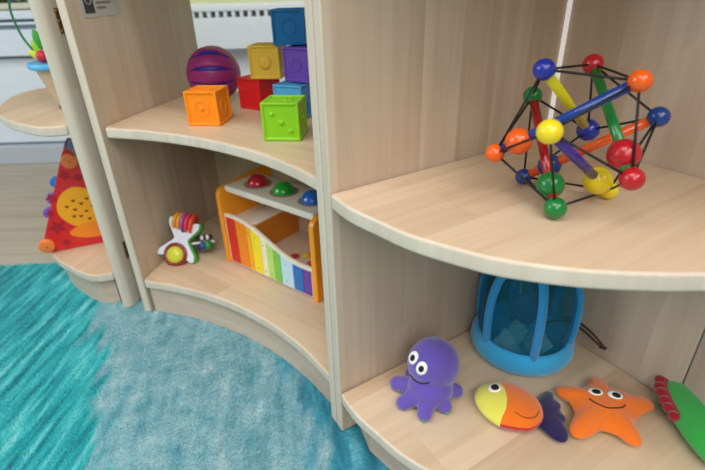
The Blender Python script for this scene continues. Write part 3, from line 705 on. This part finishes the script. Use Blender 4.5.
# fish: yellow head, orange body, red belly, purple scalloped tail
def fish():
    t = thing('plush_fish', 'orange plush fish with yellow head and dark purple tail, on the bottom shelf', 'soft toy', (.212, .466, ZL+.0005))
    outl = [(.1672, .4810), (.1760, .5010), (.1960, .5090), (.2235, .5080), (.2450, .4930), (.2560, .4690), (.2500, .4430), (.2290, .4275), (.2060, .4300), (.1880, .4370), (.1730, .4560)]
    pf = Puff(smooth_poly(outl, 26), ZL+.0150, .0190, .0145, e=(2.2, .55), ctr=(.212, .468), rings=64)
    V, F = pf.mesh()
    def zone(p):
        # seam between head and body: a bowed line
        xs = float(np.interp(p.y, [.425, .436, .450, .465, .482, .500, .515], [.184, .190, .2005, .2065, .2085, .2075, .205]))
        if p.x < xs-.0: return 0
        return 1
    mi = []
    for f in F:
        c = sum((V[q] for q in f), Vector((0, 0, 0)))/len(f)
        mi.append(2 if (c.z < ZL+(.0185 if c.y < .445 and (c-Vector((.212, .468, c.z))).length > .031 else .0135) and c.x > .190 and c.y < .460) else zone(c))
    ob('body', V, F, [plush('plush_lemon', '#e6df5a'), plush('plush_orange2', '#ee7416'), plush('plush_red', '#c4161c')], t, smooth=True, mi=mi)
    eye((.1950, .4860, pf.z(.1950, .4860)), pf.nrm(.1950, .4860)+Vector((-.05, -.2, 0)), .0092, t, up=(-.2, 1, 0), sc=.95, pr_=.64, off=(.0008, 0))
    fin = catmull([(.2110, .4440, 0), (.2220, .4370, 0), (.2360, .4390, 0), (.2450, .4480, 0)], False, 6)
    MB().tube([Vector((p.x, p.y, pf.z(p.x, p.y)+.0002)) for p in fin], .0009, 8).build('seam', mat('seam_brown', '#b04a10', .8), t, smooth=True)
    tl = [(.2440, .4760), (.2560, .4830), (.2700, .4935), (.2780, .4990), (.2845, .4950), (.2832, .4850), (.2880, .4740), (.2830, .4620), (.2855, .4500), (.2790, .4390), (.2790, .4260), (.2740, .4160), (.2660, .4120), (.2570, .4170), (.2490, .4290), (.2430, .4440), (.2430, .4600)]
    pt = Puff(smooth_poly(tl, 5), ZL+.0085, .0060, .0080, e=(2.5, .5), ctr=(.2660, .4560), rings=8)
    V, F = pt.mesh(); ob('tail', V, F, plush('plush_purple', '#221650'), t, smooth=True)
fish()

# octopus: one stuffed body (domed head, stubby arms), remeshed into a single skin
def octopus():
    t = thing('plush_octopus', 'purple plush octopus with big white eyes, sitting on the bottom shelf', 'soft toy', (.102, .492, ZL+.0005))
    mb = MB(); hc = Vector((.1116, .5140, .1550))
    mb.ball(hc, 1, (.038, .036, .0400), n=32)
    mb.ball((.1060, .4990, .1240), 1, (.0330, .0310, .0260), n=28)
    tips = [(.0600, .5190, .1130), (.0660, .4840, .1100), (.0935, .4640, .1095), (.1235, .4760, .1105), (.1440, .4990, .1150), (.140, .530, .1100), (.085, .540, .1100)]
    b0 = Vector((.1045, .4980, .1210))
    for p in tips:
        p = Vector(p); mdl = b0.lerp(p, .55)+Vector((0, 0, .001))
        mb.tube([b0, mdl, b0.lerp(p, .85), p], [.018, .0135, .0120, .0098], 14); mb.ball(p, .0110, n=16)
    o = mb.build('body', plush('plush_violet', '#6350ac'), t, smooth=True)
    r = o.modifiers.new('r', 'REMESH'); r.mode = 'VOXEL'; r.voxel_size = .0016; r.use_smooth_shade = True
    s = o.modifiers.new('s', 'SMOOTH'); s.factor = .5; s.iterations = 7
    for i, p in enumerate(tips[2:4]):
        d = (Vector(p)-b0); d.z = 0; d.normalize(); q = Vector(p)+d*.003; q.z = ZL+.0042
        MB().ball(q, 1, (.0075, .0075, .0036), n=16).build('arm_tip', plush('plush_green', '#5aa06a'), t, smooth=True)
    for p, n_ in (((.0805, .5045, .1757), (-.70, -.45, .35)), ((.0900, .4880, .1709), (-.50, -.80, .30))):
        eye(Vector(p)-Vector(n_)*.0005, n_, .0080, t, up=(.25, -.1, 1), sc=1.35, pr_=.50)
    ms = []
    for p in catmull([(.0785, .5020, .1470), (.0845, .4880, .1450), (.0920, .4815, .1475), (.0995, .4790, .1530)], False, 6):
        d = p-hc; k = 1/math.sqrt((d.x/.038)**2+(d.y/.036)**2+(d.z/.040)**2); q = hc+d*k; bc = Vector((.1060, .4990, .1240))
        e = q-bc; kk = math.sqrt((e.x/.0335)**2+(e.y/.0315)**2+(e.z/.0265)**2)
        ms.append(q+(q-hc).normalized()*.0003 if kk >= 1 else bc+e/kk*1.01)
    MB().tube(ms, .0010, 8).build('smile', stitch, t, smooth=True)
octopus()

# green creature with red scalloped frill, partly out of frame
def creature():
    outl = [(.4330, .4800), (.4420, .4980), (.4560, .5040), (.4700, .4980), (.4880, .4820), (.5060, .4560), (.5140, .4150), (.4980, .3700), (.4600, .3480), (.4270, .3640), (.4190, .3950), (.4205, .4300), (.4255, .4560)]
    t = thing('plush_creature', 'bright green plush creature with a dark red scalloped frill, right edge of bottom shelf', 'soft toy', (.465, .43, ZL+.0005))
    pf = Puff(smooth_poly(outl, 6), ZL+.0190, .0240, .0185, e=(2.1, .55), ctr=(.464, .430), rings=18)
    V, F = pf.mesh(); ob('body', V, F, plush('plush_bright_green', '#34ac48'), t, smooth=True)
    rd = plush('plush_frill', '#9c0f1c'); fr_ = MB()
    path = catmull([(.4235, .4330, 0), (.4250, .4520, 0), (.4300, .4720, 0), (.4370, .4900, 0), (.4500, .5020, 0), (.4660, .5010, 0), (.4820, .4880, 0), (.4960, .4720, 0)], False, 12)
    L = 0; nxt = 0; cnt = 0
    for a, b_ in zip(path, path[1:]):
        L += (b_-a).length
        if L >= nxt:
            nxt += .0128; o_ = (b_-Vector((.464, .430, 0))).normalized()
            zf = ZL+.0255+.012*min(1, max(0, (L-.075)/.03))
            fr_.ball((b_.x+o_.x*.004, b_.y+o_.y*.004, zf), 1, (.0075, .0075, .0064), n=16)
    inner = [Vector((p.x, p.y, 0)) for p in path]; cc = Vector((.464, .430, 0))
    fr_.tube([Vector((p.x, p.y, ZL+.0240))+(cc-p).normalized()*.003 for p in inner[::3]], .0065, 12)
    o = fr_.build('frill', rd, t, smooth=True)
    r = o.modifiers.new('r', 'REMESH'); r.mode = 'VOXEL'; r.voxel_size = .0010; r.use_smooth_shade = True
creature()

# ---------------------------------------------------------------- blue fabric fish bowl with clear teal walls
def fish_bowl():
    c = Vector((.2745, .6080)); z = ZL+.0006
    t = thing('fabric_fish_bowl', 'blue round fabric toy bowl with see-through teal sides and blue ribs, behind the plush toys', 'toy bag', (c.x, c.y, z))
    T_ = Matrix.Translation((c.x, c.y, z))
    blue = plush('fabric_blue', '#3ab4f0')
    MB().lathe([(0, 0), (.070, 0), (.0765, .004), (.0815, .014), (.0805, .026), (.0755, .037), (.0715, .041), (.0680, .038), (.066, .020), (.062, .010), (0, .009)], T_, 56).build('base', blue, t, smooth=True)
    vm = bpy.data.materials.new('clear_teal_vinyl'); vm.use_nodes = True; nn_ = vm.node_tree.nodes; ll = vm.node_tree.links
    pb = nn_['Principled BSDF']; pb.inputs['Base Color'].default_value = lin('#0f7f9c'); pb.inputs['Roughness'].default_value = .15
    tr = nn_.new('ShaderNodeBsdfTransparent'); tr.inputs['Color'].default_value = lin('#b4e2ea')
    ms = nn_.new('ShaderNodeMixShader'); wv = nn_.new('ShaderNodeTexNoise'); wv.inputs['Scale'].default_value = 25
    mr = nn_.new('ShaderNodeMapRange'); mr.inputs[3].default_value = .22; mr.inputs[4].default_value = .42
    ll.new(wv.outputs['Fac'], mr.inputs[0]); ll.new(mr.outputs[0], ms.inputs[0])
    bq = nn_.new('ShaderNodeBump'); bq.inputs['Strength'].default_value = .5; bq.inputs['Distance'].default_value = .01
    ll.new(wv.outputs['Fac'], bq.inputs['Height']); ll.new(bq.outputs[0], pb.inputs['Normal'])
    ll.new(pb.outputs[0], ms.inputs[2]); ll.new(tr.outputs[0], ms.inputs[1])
    ll.new(ms.outputs[0], nn_['Material Output'].inputs[0])
    prof = [(.0695, .036), (.0720, .060), (.0725, .090), (.0700, .120), (.0620, .146), (.048, .163), (.030, .171)]
    MB().lathe(prof, T_, 48).build('clear_wall', vm, t, smooth=True)
    rib = plush('fabric_rib', '#2796d6')
    for deg in (-158, -96, -32, 28, 88, 148):
        d = d2(deg); pts = catmull([(r, 0, zz) for r, zz in prof], False, 5)
        MB().tube([Vector((c.x+d.x*(p.x+.001), c.y+d.y*(p.x+.001), z+p.z)) for p in pts], .0066, 14).build('rib', rib, t, smooth=True)
    MB().lathe([(.0, .168), (.028, .168), (.033, .171), (.030, .176), (0, .177)], T_, 36).build('top_ring', rib, t, smooth=True)
    # inside: dark blue cloth fold and crumpled clear film
    MB().ball((c.x+.004, c.y+.014, z+.062), 1, (.024, .012, .034), n=24).build('inner_pouch', mat('cloth_dark_blue', '#123f8a', .8), t, smooth=True)
    flm = bpy.data.materials.new('clear_film'); flm.use_nodes = True; fb = flm.node_tree.nodes['Principled BSDF']
    fb.inputs['Base Color'].default_value = (.9, .95, .97, 1); fb.inputs['Roughness'].default_value = .08; fb.inputs['Alpha'].default_value = .45; fb.inputs['Coat Weight'].default_value = 1
    rnd = random.Random(3); f_ = MB(); n = 11
    for i in range(n):
        a = rnd.uniform(0, 2*PI); r = rnd.uniform(.004, .038); p = Vector((c.x-.008+r*math.cos(a), c.y-.018+.6*r*math.sin(a), z+.012+rnd.uniform(.004, .034)))
        E_ = Euler((rnd.uniform(-1, 1), rnd.uniform(-1, 1), rnd.uniform(0, 6))).to_matrix(); s = rnd.uniform(.010, .017)
        V = [p+E_@Vector((x_*s, y_*s, rnd.uniform(-.3, .3)*s)) for x_ in (-1, 0, 1) for y_ in (-1, 0, 1)]
        f_.add(V, [(i*3+j, (i+1)*3+j, (i+1)*3+j+1, i*3+j+1) for i in range(2) for j in range(2)])
    f_.build('clear_film', flm, t)
fish_bowl()
# brown cord loop hanging out beside the bowl
ctt = thing('cord', 'doubled brown cord sticking out from behind the blue fabric bowl', 'cord', (.36, .60, ZL+.03))
for o_ in (0, .0055):
    p_ = catmull([(.330-o_, .655-o_, .108), (.3440-o_*.7, .628-o_*.3, .142-o_), (.3560-o_*.6, .6080, .1515-o_), (.3680-o_*.6, .5880, .1500-o_), (.3770-o_*.6, .5715, .1440-o_*.8), (.3850-o_*.4, .5590, .1350-o_*.3)], False, 7)
    MB().tube(p_, .0019, 10).build('strand', mat('cord_brown', '#4a2a1e', .6), ctt, smooth=True)
MB().tube([(.3795, .5620, .1340), (.3835, .5605, .1338), (.3880, .5570, .1342)], .0028, 10).build('cord_end', mat('cord_dark', '#241410', .6), ctt, smooth=True)

# ---------------------------------------------------------------- light
def area(name, loc, target, size, power, color=(1, 1, 1), sy=None):
    L = bpy.data.lights.new(name, 'AREA'); L.energy = power; L.size = size; L.color = color[:3]
    if sy: L.shape = 'RECTANGLE'; L.size_y = sy
    o = bpy.data.objects.new(name, L); COL.objects.link(o); o.location = loc
    o.rotation_euler = (Vector(target)-Vector(loc)).to_track_quat('-Z', 'Y').to_euler(); return o
area('ceiling_light', (-.6, -.4, 2.55), (-.6, -.4, 0), 1.4, 34, (1, .95, .89))
area('ceiling_light', (1.2, -1.4, 2.55), (1.2, -1.4, 0), 1.2, 34, (1, .97, .93))
area('room_light', (.05, -1.8, 1.95), (.1, .6, .4), 1.4, 26, (1, .985, .96), sy=1.4)
area('window_light', (-3.4, 0, 1.6), (0, .4, .5), 1.6, 40, (.80, .90, 1), sy=1.4)
w = bpy.data.worlds.new('world'); scene.world = w; w.use_nodes = True
wn = w.node_tree.nodes; wl = w.node_tree.links; bg = wn['Background']
bg.inputs['Color'].default_value = (.86, .93, 1, 1); bg.inputs['Strength'].default_value = .30

# ---------------------------------------------------------------- camera
cam = bpy.data.cameras.new('camera'); co = bpy.data.objects.new('camera', cam); COL.objects.link(co); scene.camera = co
cam.sensor_width = 36; cam.lens = 471.75*36/705
cam.clip_start = .02; cam.clip_end = 50
pitch, roll = .489, -.0295
Fv = Vector((0, math.cos(pitch), -math.sin(pitch))); Rv = Vector((1, 0, 0)); Uv = Rv.cross(Fv)
Rr = Rv*math.cos(roll)+Uv*math.sin(roll); Ur = -Rv*math.sin(roll)+Uv*math.cos(roll)
Mc = Matrix.Identity(4); Mc.col[0][:3] = Rr; Mc.col[1][:3] = Ur; Mc.col[2][:3] = -Fv; Mc.col[3][:3] = (0, 0, CZ)
co.matrix_world = Mc
cam.dof.use_dof = True; cam.dof.focus_distance = .62; cam.dof.aperture_fstop = 4.5
scene.view_settings.view_transform = 'Standard'; scene.view_settings.look = 'None'; scene.view_settings.exposure = 0
